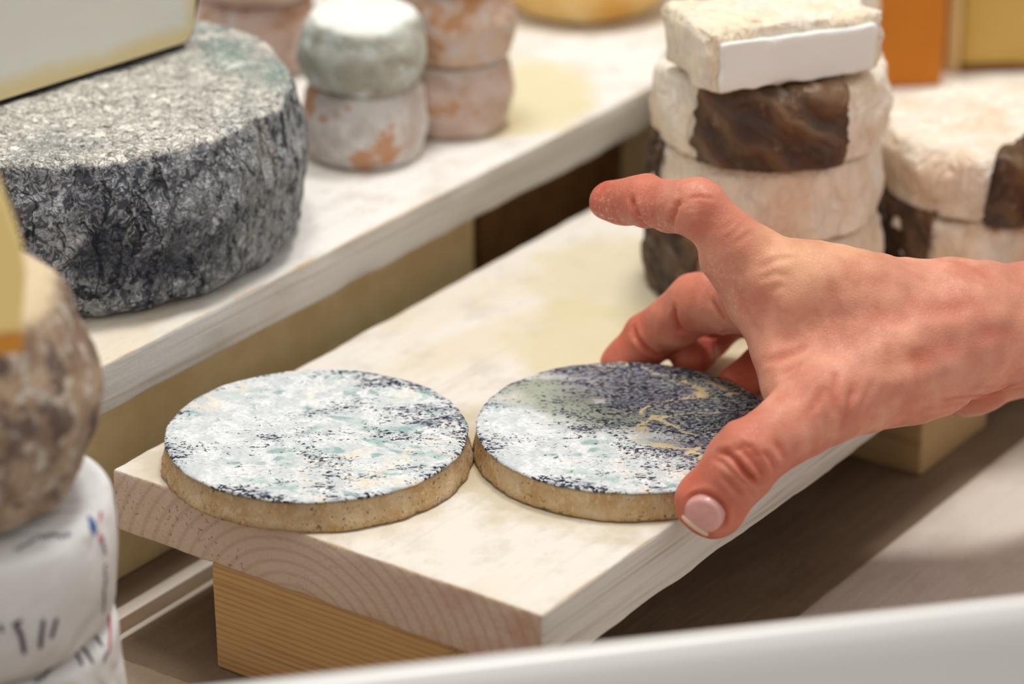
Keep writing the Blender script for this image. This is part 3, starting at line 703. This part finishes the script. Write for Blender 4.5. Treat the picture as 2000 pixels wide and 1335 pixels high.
# ------------------------------------------------------------------ the hand
class Field:
    def __init__(s, lo, hi, h):
        s.lo = np.array(lo, float); s.h = h
        s.n = np.ceil((np.array(hi)-s.lo)/h).astype(int)+1
        s.f = np.full(tuple(s.n), 0.03, np.float32)
        s.ax = [(s.lo[i]+h*np.arange(s.n[i])).astype(np.float32) for i in range(3)]
    def cone(s, a, b, ra, rb, k=0.006, flat=None, sub=False):
        """round cone from a to b, blended with what is there; flat=(dir, factor) widens it along dir"""
        a = np.array(a); b = np.array(b); R = max(ra, rb)*(flat[1] if flat else 1)+0.022
        sl = []
        for i in range(3):
            l = min(a[i], b[i])-R; u = max(a[i], b[i])+R
            i0 = max(0, int((l-s.lo[i])/s.h)); i1 = min(s.n[i], int((u-s.lo[i])/s.h)+2); sl.append(slice(i0, i1))
        X = s.ax[0][sl[0]][:, None, None]; Y = s.ax[1][sl[1]][None, :, None]; Z = s.ax[2][sl[2]][None, None, :]
        d = b-a; L2 = max(float(d@d), 1e-12)
        px, py, pz = X-a[0], Y-a[1], Z-a[2]
        t = np.clip((px*d[0]+py*d[1]+pz*d[2])/L2, 0, 1)
        qx, qy, qz = px-t*d[0], py-t*d[1], pz-t*d[2]
        r2 = qx*qx+qy*qy+qz*qz
        if flat:
            w = np.array(flat[0], float); w /= np.linalg.norm(w); c = qx*w[0]+qy*w[1]+qz*w[2]
            r2 = np.maximum(r2-c*c*(1-1/flat[1]**2), 0)
        g = (np.sqrt(r2)-(ra+(rb-ra)*t)).astype(np.float32)
        F = s.f[tuple(sl)]
        if sub: s.f[tuple(sl)] = np.maximum(F, -g); return
        hh = np.maximum(k-np.abs(F-g), 0)/k
        s.f[tuple(sl)] = np.minimum(F, g)-hh*hh*hh*k/6.0
    def surface(s):
        f = s.f; n = s.n
        ins = f < 0
        c = np.zeros(tuple(n-1), np.int8)
        cor = [(i, j, k) for i in (0, 1) for j in (0, 1) for k in (0, 1)]
        def C_(o, arr): return arr[o[0]:o[0]+n[0]-1, o[1]:o[1]+n[1]-1, o[2]:o[2]+n[2]-1]
        for o in cor: c += C_(o, ins)
        act = (c > 0) & (c < 8); ids = -np.ones(tuple(n-1), np.int64); I = np.argwhere(act); ids[act] = np.arange(len(I))
        acc = np.zeros((len(I), 3)); cnt = np.zeros(len(I))
        for ax in range(3):
            for o in cor:
                if o[ax]: continue
                o2 = list(o); o2[ax] = 1
                f0 = f[I[:, 0]+o[0], I[:, 1]+o[1], I[:, 2]+o[2]].astype(float); f1 = f[I[:, 0]+o2[0], I[:, 1]+o2[1], I[:, 2]+o2[2]].astype(float)
                m = (f0 < 0) != (f1 < 0); t = np.where(m, f0/np.where(m, f0-f1, 1), 0)
                p = np.tile(np.array(o, float), (len(I), 1)); p[:, ax] = t
                acc[m] += p[m]; cnt[m] += 1
        V = (I+acc/cnt[:, None])*s.h+s.lo
        Fq = []
        for ax in range(3):
            b, cc_ = [(1, 2), (2, 0), (0, 1)][ax]
            sh = list(n); sh[ax] -= 1
            A0 = ins[tuple(slice(0, sh[i]) for i in range(3))]
            s2 = [slice(0, sh[i]) for i in range(3)]; s2[ax] = slice(1, n[ax]); A1 = ins[tuple(s2)]
            E_ = np.argwhere(A0 != A1)
            E_ = E_[(E_[:, b] > 0) & (E_[:, cc_] > 0) & (E_[:, b] < n[b]-1) & (E_[:, cc_] < n[cc_]-1)]
            def g(db, dc):
                q = E_.copy(); q[:, b] -= db; q[:, cc_] -= dc; return ids[q[:, 0], q[:, 1], q[:, 2]]
            q = np.stack([g(1, 1), g(0, 1), g(0, 0), g(1, 0)], 1)
            fl = ~ins[E_[:, 0], E_[:, 1], E_[:, 2]]
            q[fl] = q[fl][:, ::-1]; Fq.append(q)
        return V, np.concatenate(Fq)

H = Field((0.085, -0.075, -0.012), (0.452, 0.165, 0.125), 0.00082)
# joints, palm down over the cheese: thumb towards the camera, fingers beyond
J = dict(
    wrist=at(1885, 640, 1.052),
    t0=at(1800, 722, 1.036), t1=at(1610, 788, 1.012), t2=at(1462, 888, 0.998), t3=at(1391, 982, 1.001),
    i0=at(1845, 592, 1.045), i1=at(1542, 568, 1.034), i2=at(1362, 406, 1.030), i3=at(1262, 393, 1.044), i4=at(1193, 391, 1.056),
    m0=at(1860, 625, 1.066), m1=at(1522, 585, 1.055), m2=at(1362, 592, 1.088), m3=at(1266, 662, 1.106), m4=at(1216, 712, 1.1085),
    r0=at(1870, 650, 1.080), r1=at(1532, 612, 1.077), r2=at(1428, 606, 1.112), r3=at(1380, 656, 1.118), r4=at(1350, 700, 1.106),
    p0=at(1885, 685, 1.092), p1=at(1562, 650, 1.094), p2=at(1545, 676, 1.104), p3=at(1490, 714, 1.100), p4=at(1434, 752, 1.091))
c_ = H.cone
side = J['p1']-J['i1']; side = side/np.linalg.norm(side)
# forearm and wrist: two bones wide, then the palm
far = at(2960, 560, 1.13); far2 = at(2960, 590, 1.165)
c_(J['wrist'], at(2180, 622, 1.075), 0.0205, 0.0212, 0.010); c_(at(2180, 622, 1.075), at(2900, 590, 1.13), 0.0212, 0.026, 0.010)
c_(at(1900, 655, 1.082), at(2180, 636, 1.106), 0.0178, 0.020, 0.014); c_(at(2180, 636, 1.106), at(2900, 610, 1.165), 0.020, 0.026, 0.014)
c_(J['wrist'], at(1640, 632, 1.048), 0.0195, 0.0165, 0.012)
c_(J['i0'], J['i1'], 0.0132, 0.0138, 0.012)
c_(J['m0'], J['m1'], 0.0145, 0.0120, 0.012)
c_(J['r0'], J['r1'], 0.0145, 0.0112, 0.012)
c_(J['p0'], J['p1'], 0.0150, 0.0100, 0.012)
c_(at(1890, 732, 1.088), at(1680, 700, 1.085), 0.0128, 0.0105, 0.010)     # heel of the palm
c_(at(1985, 716, 1.090), at(1890, 728, 1.088), 0.0100, 0.0126, 0.012)
# thumb
c_(J['t0'], J['t1'], 0.0148, 0.0126, 0.012); c_(J['t1'], J['t2'], 0.0124, 0.0108, 0.006)
c_(J['wrist'], J['t0'], 0.0165, 0.0150, 0.014)
c_(J['t2'], J['t2']+(J['t3']-J['t2'])*0.4, 0.0112, 0.0110, 0.003)
c_(J['t2']+(J['t3']-J['t2'])*0.3, J['t3'], 0.0110, 0.0103, 0.004)
c_(J['t3']+np.array([-0.003, 0.001, 0.0005]), J['t3']+np.array([0.0, 0, -0.0015]), 0.0085, 0.0095, 0.005)
# web between thumb and index
c_(at(1505, 612, 1.040), at(1552, 752, 1.022), 0.0108, 0.0105, 0.012)
c_(at(1600, 620, 1.036), at(1620, 745, 1.022), 0.0130, 0.0125, 0.014)
c_(at(1700, 640, 1.036), at(1720, 720, 1.030), 0.0160, 0.0140, 0.014)
# index finger
c_(J['i1'], J['i1']*0.45+J['i2']*0.55, 0.0136, 0.0096, 0.010)
c_(at(1478, 555, 1.036), at(1425, 500, 1.034), 0.0126, 0.0098, 0.008); c_(J['i1']*0.45+J['i2']*0.55, J['i2'], 0.0093, 0.0088, 0.004)
c_(J['i2'], J['i2'], 0.0094, 0.0094, 0.003)
c_(J['i2'], J['i3'], 0.0088, 0.0080, 0.004); c_(J['i3'], J['i3'], 0.0083, 0.0083, 0.003)
c_(J['i3'], J['i4'], 0.0081, 0.0069, 0.003)
mid = J['i2']*0.5+J['i3']*0.5; c_(mid+np.array([0, -0.0005, -0.0022]), mid+np.array([0.003, -0.0005, -0.0022]), 0.0070, 0.0070, 0.003)
mid = J['i1']*0.42+J['i2']*0.58; c_(mid+np.array([-0.002, -0.001, -0.002]), mid+np.array([-0.004, -0.001, 0.002]), 0.0082, 0.0080, 0.004)
mid = J['i4']*0.6+J['i3']*0.4; c_(mid+np.array([0.0, -0.001, -0.0012]), J['i4']+np.array([0.0015, 0, -0.0012]), 0.0066, 0.0060, 0.003)
# middle, ring, little finger curl down behind the cheese
for a, (r1, r2, r3, r4) in (('m', (0.0124, 0.0104, 0.0092, 0.0080)), ('r', (0.0114, 0.0090, 0.0082, 0.0074)), ('p', (0.0104, 0.0080, 0.0073, 0.0066))):
    c_(J[a+'1'], J[a+'2'], r1, r2*0.97, 0.007); c_(J[a+'2'], J[a+'2'], r2*1.03, r2*1.03, 0.003)
    c_(J[a+'2'], J[a+'3'], r2*0.94, r3*0.96, 0.0030); c_(J[a+'3'], J[a+'3'], r3, r3, 0.003)
    c_(J[a+'3'], J[a+'4'], r3*0.96, r4, 0.0025)
    md_ = J[a+'2']*0.5+J[a+'3']*0.5; pv = (J[a+'1']*0.5+J[a+'4']*0.5)-md_; pv /= np.linalg.norm(pv)
    c_(md_+pv*0.002, md_+pv*0.002, r3*0.98, r3*0.98, 0.003)
# knuckle and tendon relief
c_(at(1600, 556, 1.028), at(1680, 572, 1.030), 0.0128, 0.0128, 0.014)
c_(at(1720, 700, 1.024), at(1860, 650, 1.036), 0.0125, 0.0150, 0.016)
# pads flatten against the cheese and the board they touch
gx = H.ax[0][:, None, None]; gy = H.ax[1][None, :, None]; gz = H.ax[2][None, None, :]
cyl = np.maximum(np.sqrt((gx-0.1022)**2+(gy-0.0063)**2)-0.0517, gz-0.0118); H.f = np.maximum(H.f, -cyl)
gu = (gx-P0[0])*A_[0]+(gy-P0[1])*A_[1]; H.f = np.maximum(H.f, -np.maximum(gu-0.1735, gz-0.0007)).astype(np.float32)
HV, HF = H.surface()
# relax the mesh, then lay creases into the skin
E1 = np.concatenate([HF[:, [0, 1]], HF[:, [1, 2]], HF[:, [2, 3]], HF[:, [3, 0]]])
def relax(V, it, lam=0.5):
    n = len(V); cnt = np.bincount(E1.ravel(), minlength=n).astype(float)[:, None]
    for _ in range(it):
        S = np.zeros_like(V)
        for k in range(3):
            S[:, k] = np.bincount(E1[:, 0], V[E1[:, 1], k], n)+np.bincount(E1[:, 1], V[E1[:, 0], k], n)
        V = V+lam*(S/np.maximum(cnt, 1)-V)
    return V
HV = relax(HV, 4)
def normals(V):
    a, b, c, d = (V[HF[:, i]] for i in range(4)); fn = np.cross(c-a, d-b); N = np.zeros_like(V)
    for i in range(4):
        for k in range(3): N[:, k] += np.bincount(HF[:, i], fn[:, k], len(V))
    return N/np.maximum(np.linalg.norm(N, axis=1, keepdims=True), 1e-12)
HN = normals(HV)
hb = BVHTree.FromPolygons([tuple(v) for v in HV], [tuple(int(i) for i in f) for f in HF])
def snap(px, py):
    h = hb.ray_cast(Vector(CAM), Vector(ray(px, py)).normalized())
    return None if h[0] is None else (np.array(h[0]), np.array(h[1]))
disp = np.zeros(len(HV))
def crease(pts, depth, width, ridge=0.0):
    """groove along a line on the skin, points picked on the surface"""
    P = []
    for a, b in zip(pts, pts[1:]):
        k = max(1, int(math.hypot(b[0]-a[0], b[1]-a[1])/4))
        for i in range(k):
            h = snap(a[0]+(b[0]-a[0])*i/k, a[1]+(b[1]-a[1])*i/k)
            if h is not None: P.append(h[0])
    h = snap(*pts[-1])
    if h is not None: P.append(h[0])
    if len(P) < 2: return
    P = np.array(P); lo = P.min(0)-width*4; hi = P.max(0)+width*4
    m = np.where(np.all((HV > lo) & (HV < hi), axis=1))[0]
    if not len(m): return
    D2 = ((HV[m][:, None, :]-P[None])**2).sum(2); j = D2.argmin(1); d = np.sqrt(D2[np.arange(len(m)), j])
    t = j/(len(P)-1); fade = np.clip(np.minimum(t, 1-t)*5+0.25, 0, 1)
    disp[m] -= fade*depth*1.3*np.exp(-(d/width)**2)
    if ridge: disp[m] += fade*ridge*np.exp(-((d-width*2.0)/width)**2)
def c6(l): return [(1280+x/5.133, 820+y/5.133) for x, y in l]      # detail of the thumb
def c8(l): return [(1100+x/3.846, 320+y/3.846) for x, y in l]      # detail of the index finger
def c5(l): return [(1160+x/4.171, 480+y/4.171) for x, y in l]
def c3(l): return [(1100+x/1.669, 300+y/1.669) for x, y in l]
for l, d, w in (([(600, 330), (700, 330), (800, 400), (900, 520), (1000, 620), (1060, 650)], 0.0011, 0.0011), ([(560, 380), (680, 420), (780, 520), (860, 600), (960, 680)], 0.0006, 0.0009),
                ([(740, 290), (860, 300), (960, 390), (1050, 520), (1090, 600)], 0.0007, 0.0010), ([(820, 230), (940, 270), (1040, 380), (1110, 500)], 0.0006, 0.0010),
                ([(700, 560), (780, 660), (880, 770)], 0.0007, 0.0011), ([(840, 440), (900, 540), (1000, 600)], 0.0006, 0.0008), ([(1060, 300), (1160, 400), (1200, 500)], 0.0005, 0.0011),
                ([(1200, 200), (1260, 300), (1290, 400)], 0.0004, 0.0012), ([(900, 690), (960, 740), (990, 790)], 0.0004, 0.0009)):
    crease(c6(l), d, w, d*0.45)
for l, d, w in (([(512, 250), (517, 300), (560, 380), (600, 440)], 0.0009, 0.0010), ([(850, 330), (815, 400), (815, 470)], 0.0011, 0.0012), ([(680, 330), (690, 420)], 0.0004, 0.0008),
                ([(850, 215), (880, 160), (960, 125)], 0.0004, 0.0008), ([(920, 262), (1020, 245), (1130, 262)], 0.0004, 0.0008), ([(880, 300), (1000, 290), (1140, 310)], 0.0003, 0.0008),
                ([(900, 340), (1020, 335), (1160, 350)], 0.0003, 0.0008), ([(910, 390), (1040, 380), (1150, 390)], 0.00025, 0.0008), ([(880, 280), (830, 320)], 0.0007, 0.0011),
                ([(1200, 500), (1260, 460), (1300, 420)], 0.00025, 0.0009), ([(1230, 560), (1300, 500), (1350, 450)], 0.00025, 0.0009), ([(1290, 600), (1370, 540), (1420, 510)], 0.00025, 0.0009),
                ([(1480, 790), (1600, 720), (1740, 700)], 0.0004, 0.0012), ([(1450, 870), (1580, 830), (1700, 840)], 0.0003, 0.0012), ([(1550, 960), (1650, 900)], 0.0003, 0.0012)):
    crease(c8(l), d, w, d*0.4)
for l, d, w in (([(320, 660), (340, 740), (420, 830), (520, 900)], 0.0011, 0.0010), ([(650, 500), (660, 600), (700, 680), (780, 720)], 0.0012, 0.0011), ([(840, 730), (960, 740), (1090, 690)], 0.0008, 0.0009),
                ([(960, 440), (1000, 520), (1070, 620)], 0.0008, 0.0010)):
    crease(c5(l), d, w, d*0.4)
for l, d, w in (([(900, 700), (880, 780), (890, 860)], 0.0006, 0.0015), ([(950, 760), (930, 830), (900, 900)], 0.0007, 0.0015), ([(860, 750), (830, 800), (800, 850)], 0.0004, 0.0014), ([(1010, 740), (980, 810), (930, 880)], 0.0004, 0.0014),
                ([(650, 680), (740, 650), (800, 630)], 0.0005, 0.0015), ([(700, 720), (780, 680)], 0.0004, 0.0014), ([(1210, 815), (1300, 800), (1400, 780), (1480, 750)], 0.0007, 0.0012), ([(1180, 835), (1260, 825), (1400, 800)], 0.0006, 0.0011), ([(1300, 770), (1420, 760), (1495, 740)], 0.0004, 0.0012),
                ([(560, 430), (600, 520), (640, 590)], 0.0004, 0.0016), ([(1060, 560), (1200, 520), (1400, 470)], 0.0005, 0.0035), ([(1080, 690), (1250, 640), (1480, 560)], 0.0006, 0.004)):
    crease(c3(l), d, w, d*0.3)
# nail bed fold on the thumb
NC = np.array([1377., 1001.]); NL = np.array([-0.62, 0.78]); NW = np.array([0.80, 0.60])
def nail_uv(a, b, L=33, Wn=41): return NC+NL*L*a+NW*Wn*b
crease([tuple(nail_uv(-1.05*math.cos(t), 1.05*math.sin(t))) for t in np.linspace(-1.75, 1.75, 24)], 0.0009, 0.0009, 0.0004)
# fine irregular relief
rs = np.random.RandomState(3)
for i in range(26):
    k = rs.normal(size=3); k = k/np.linalg.norm(k)*2*math.pi/rs.uniform(0.006, 0.02); disp += 0.00006*np.sin(HV@k+rs.uniform(0, 6.28))
HV = relax(HV+HN*disp[:, None], 1, 0.25)
me = mesh(HV, [tuple(int(i) for i in f) for f in HF])
# skin tone: fingers and creases are redder than the back of the hand
tips = np.array([J['t3'], J['t2'], J['i4'], J['i3'], J['i2'], J['m4'], J['m3'], J['m2'], J['r4'], J['r3'], J['p4'], J['p3'], at(1930, 770, 1.06)])
wts = np.array([1.0, 0.7, 1.0, 0.8, 0.45, 1, 1, .8, 1, 1, 1, 1, 0.9])
red = (wts[None]*np.exp(-(((HV[:, None, :]-tips[None])**2).sum(2))/(0.017**2))).max(1)
red = np.clip(red+np.clip(-disp*450, 0, 0.5), 0, 1)
at_ = me.attributes.new('flush', 'FLOAT', 'POINT'); at_.data.foreach_set('value', red.astype(np.float32))
kn = np.array([at(1570, 500, 1.02), at(1520, 490, 1.03), at(1640, 505, 1.03)]); yl = np.exp(-(((HV[:, None, :]-kn[None])**2).sum(2))/(0.012**2)).max(1)
at_ = me.attributes.new('callus', 'FLOAT', 'POINT'); at_.data.foreach_set('value', yl.astype(np.float32))
fl_ = np.array([J['i4']+np.array([0, -.006, -.004]), J['i3']+np.array([0.004, -.006, -.004]), at(1380, 550, 1.02), at(1400, 590, 1.02)])
fr = np.exp(-(((HV[:, None, :]-fl_[None])**2).sum(2))/(0.0085**2)).max(1)
at_ = me.attributes.new('flour', 'FLOAT', 'POINT'); at_.data.foreach_set('value', fr.astype(np.float32))
def mat_skin():
    n = NT('skin', 0.5, 0.36)
    def A(nm):
        a = n.t.nodes.new('ShaderNodeAttribute'); a.attribute_name = nm; return a.outputs['Fac']
    c = n.mix(n.rng(n.noise(70, 4, 0.6), 0.35, 0.65), C(220, 156, 130), C(200, 128, 104))
    c = n.mix(n.rng(n.noise(28, 3, 0.5, v=n.map((1, 1, 1), (3, 2, 1))), 0.45, 0.65, 0, 0.5), c, C(198, 132, 110))
    fl = n.math('MULTIPLY', A('flush'), n.rng(n.noise(160, 3), 0.2, 0.6, 0.7, 1.0))
    c = n.mix(n.math('MULTIPLY', fl, 0.85), c, C(194, 86, 62))
    c = n.mix(n.math('MULTIPLY', A('callus'), 0.45), c, C(232, 190, 140))
    dust = n.math('MULTIPLY', A('flour'), n.rng(n.noise(620, 4, 0.7), 0.53, 0.62))
    c = n.mix(n.math('MULTIPLY', dust, 0.55), c, C(244, 226, 210))
    lines = n.vor(620, v=n.map((1, 1, 1), v=n.warp(300, 0.0016)), feat='DISTANCE_TO_EDGE')
    n.bump(n.rng(lines, 0, 0.12), 0.00012, 0.5); n.bump(n.noise(240, 4, 0.6), 0.0003, 0.5)
    return n.done(c, rough=n.rng(n.noise(300, 3), 0.3, 0.7, 0.44, 0.60), sss=0.35, radius=(1.0, 0.35, 0.2), sscale=0.0035)
hand = link('person', me, mat_skin())
tag(hand, 'bare right hand and forearm of a person gripping the right flat cheese, index finger raised', 'person')
# thumb nail
def nail(cuv, nu, nv, name, m, parent, lift, arch):
    vs = []; fs = []
    ctr = snap(*cuv(0, 0))
    for lay in (0, 1):
        for i in range(nu+1):
            for j in range(nv+1):
                a = -1+2*i/nu; b = -1+2*j/nv
                aa = a*math.sqrt(1-b*b*0.5*(0.75 if a > 0 else 0.95)); bb = b*math.sqrt(1-a*a*0.5*(0.85 if a > 0 else 0.8))
                h = snap(*cuv(aa, bb)) or ctr
                q = h[0]+ctr[1]*(lift+arch*(1-b*b)*(1-a*a*0.7)-lay*0.0009); vs.append(q)
    K = (nu+1)*(nv+1); ix = lambda i, j, l: l*K+i*(nv+1)+j
    for i in range(nu):
        for j in range(nv):
            fs.append((ix(i, j, 0), ix(i+1, j, 0), ix(i+1, j+1, 0), ix(i, j+1, 0))); fs.append((ix(i, j, 1), ix(i, j+1, 1), ix(i+1, j+1, 1), ix(i+1, j, 1)))
    for i in range(nu):
        for j in (0, nv): fs.append((ix(i, j, 0), ix(i+1, j, 0), ix(i+1, j, 1), ix(i, j, 1)))
    for j in range(nv):
        for i in (0, nu): fs.append((ix(i, j, 0), ix(i, j+1, 0), ix(i, j+1, 1), ix(i, j, 1)))
    return link(name, fix(mesh(vs, fs)), m, parent)
hb = BVHTree.FromPolygons([tuple(v) for v in HV], [tuple(int(i) for i in f) for f in HF])
def mat_nail():
    n = NT('nail', 0.28, 0.5)
    c = n.mix(n.rng(n.noise(120, 2), 0.35, 0.65), C(222, 168, 160), C(206, 146, 142))
    n.bump(n.noise(1, 2, 0.5, v=n.map((900, 200, 200))), 0.0001, 0.4)
    return n.done(c, sss=0.2, radius=(1, .5, .4), sscale=.002)
nl = nail(lambda a, b: nail_uv(a, b, 33, 40), 20, 20, 'thumbnail', mat_nail(), hand, 0.0003, 0.0009)
nl['label'] = 'short pink thumbnail'
nail(lambda a, b: nail_uv(0.97+0.12*a-0.06*b*b, b*0.80, 33, 40), 5, 16, 'nail_edge', plain('nail_edge', C(238, 206, 180), 0.4), nl, 0.0007, 0.0001)
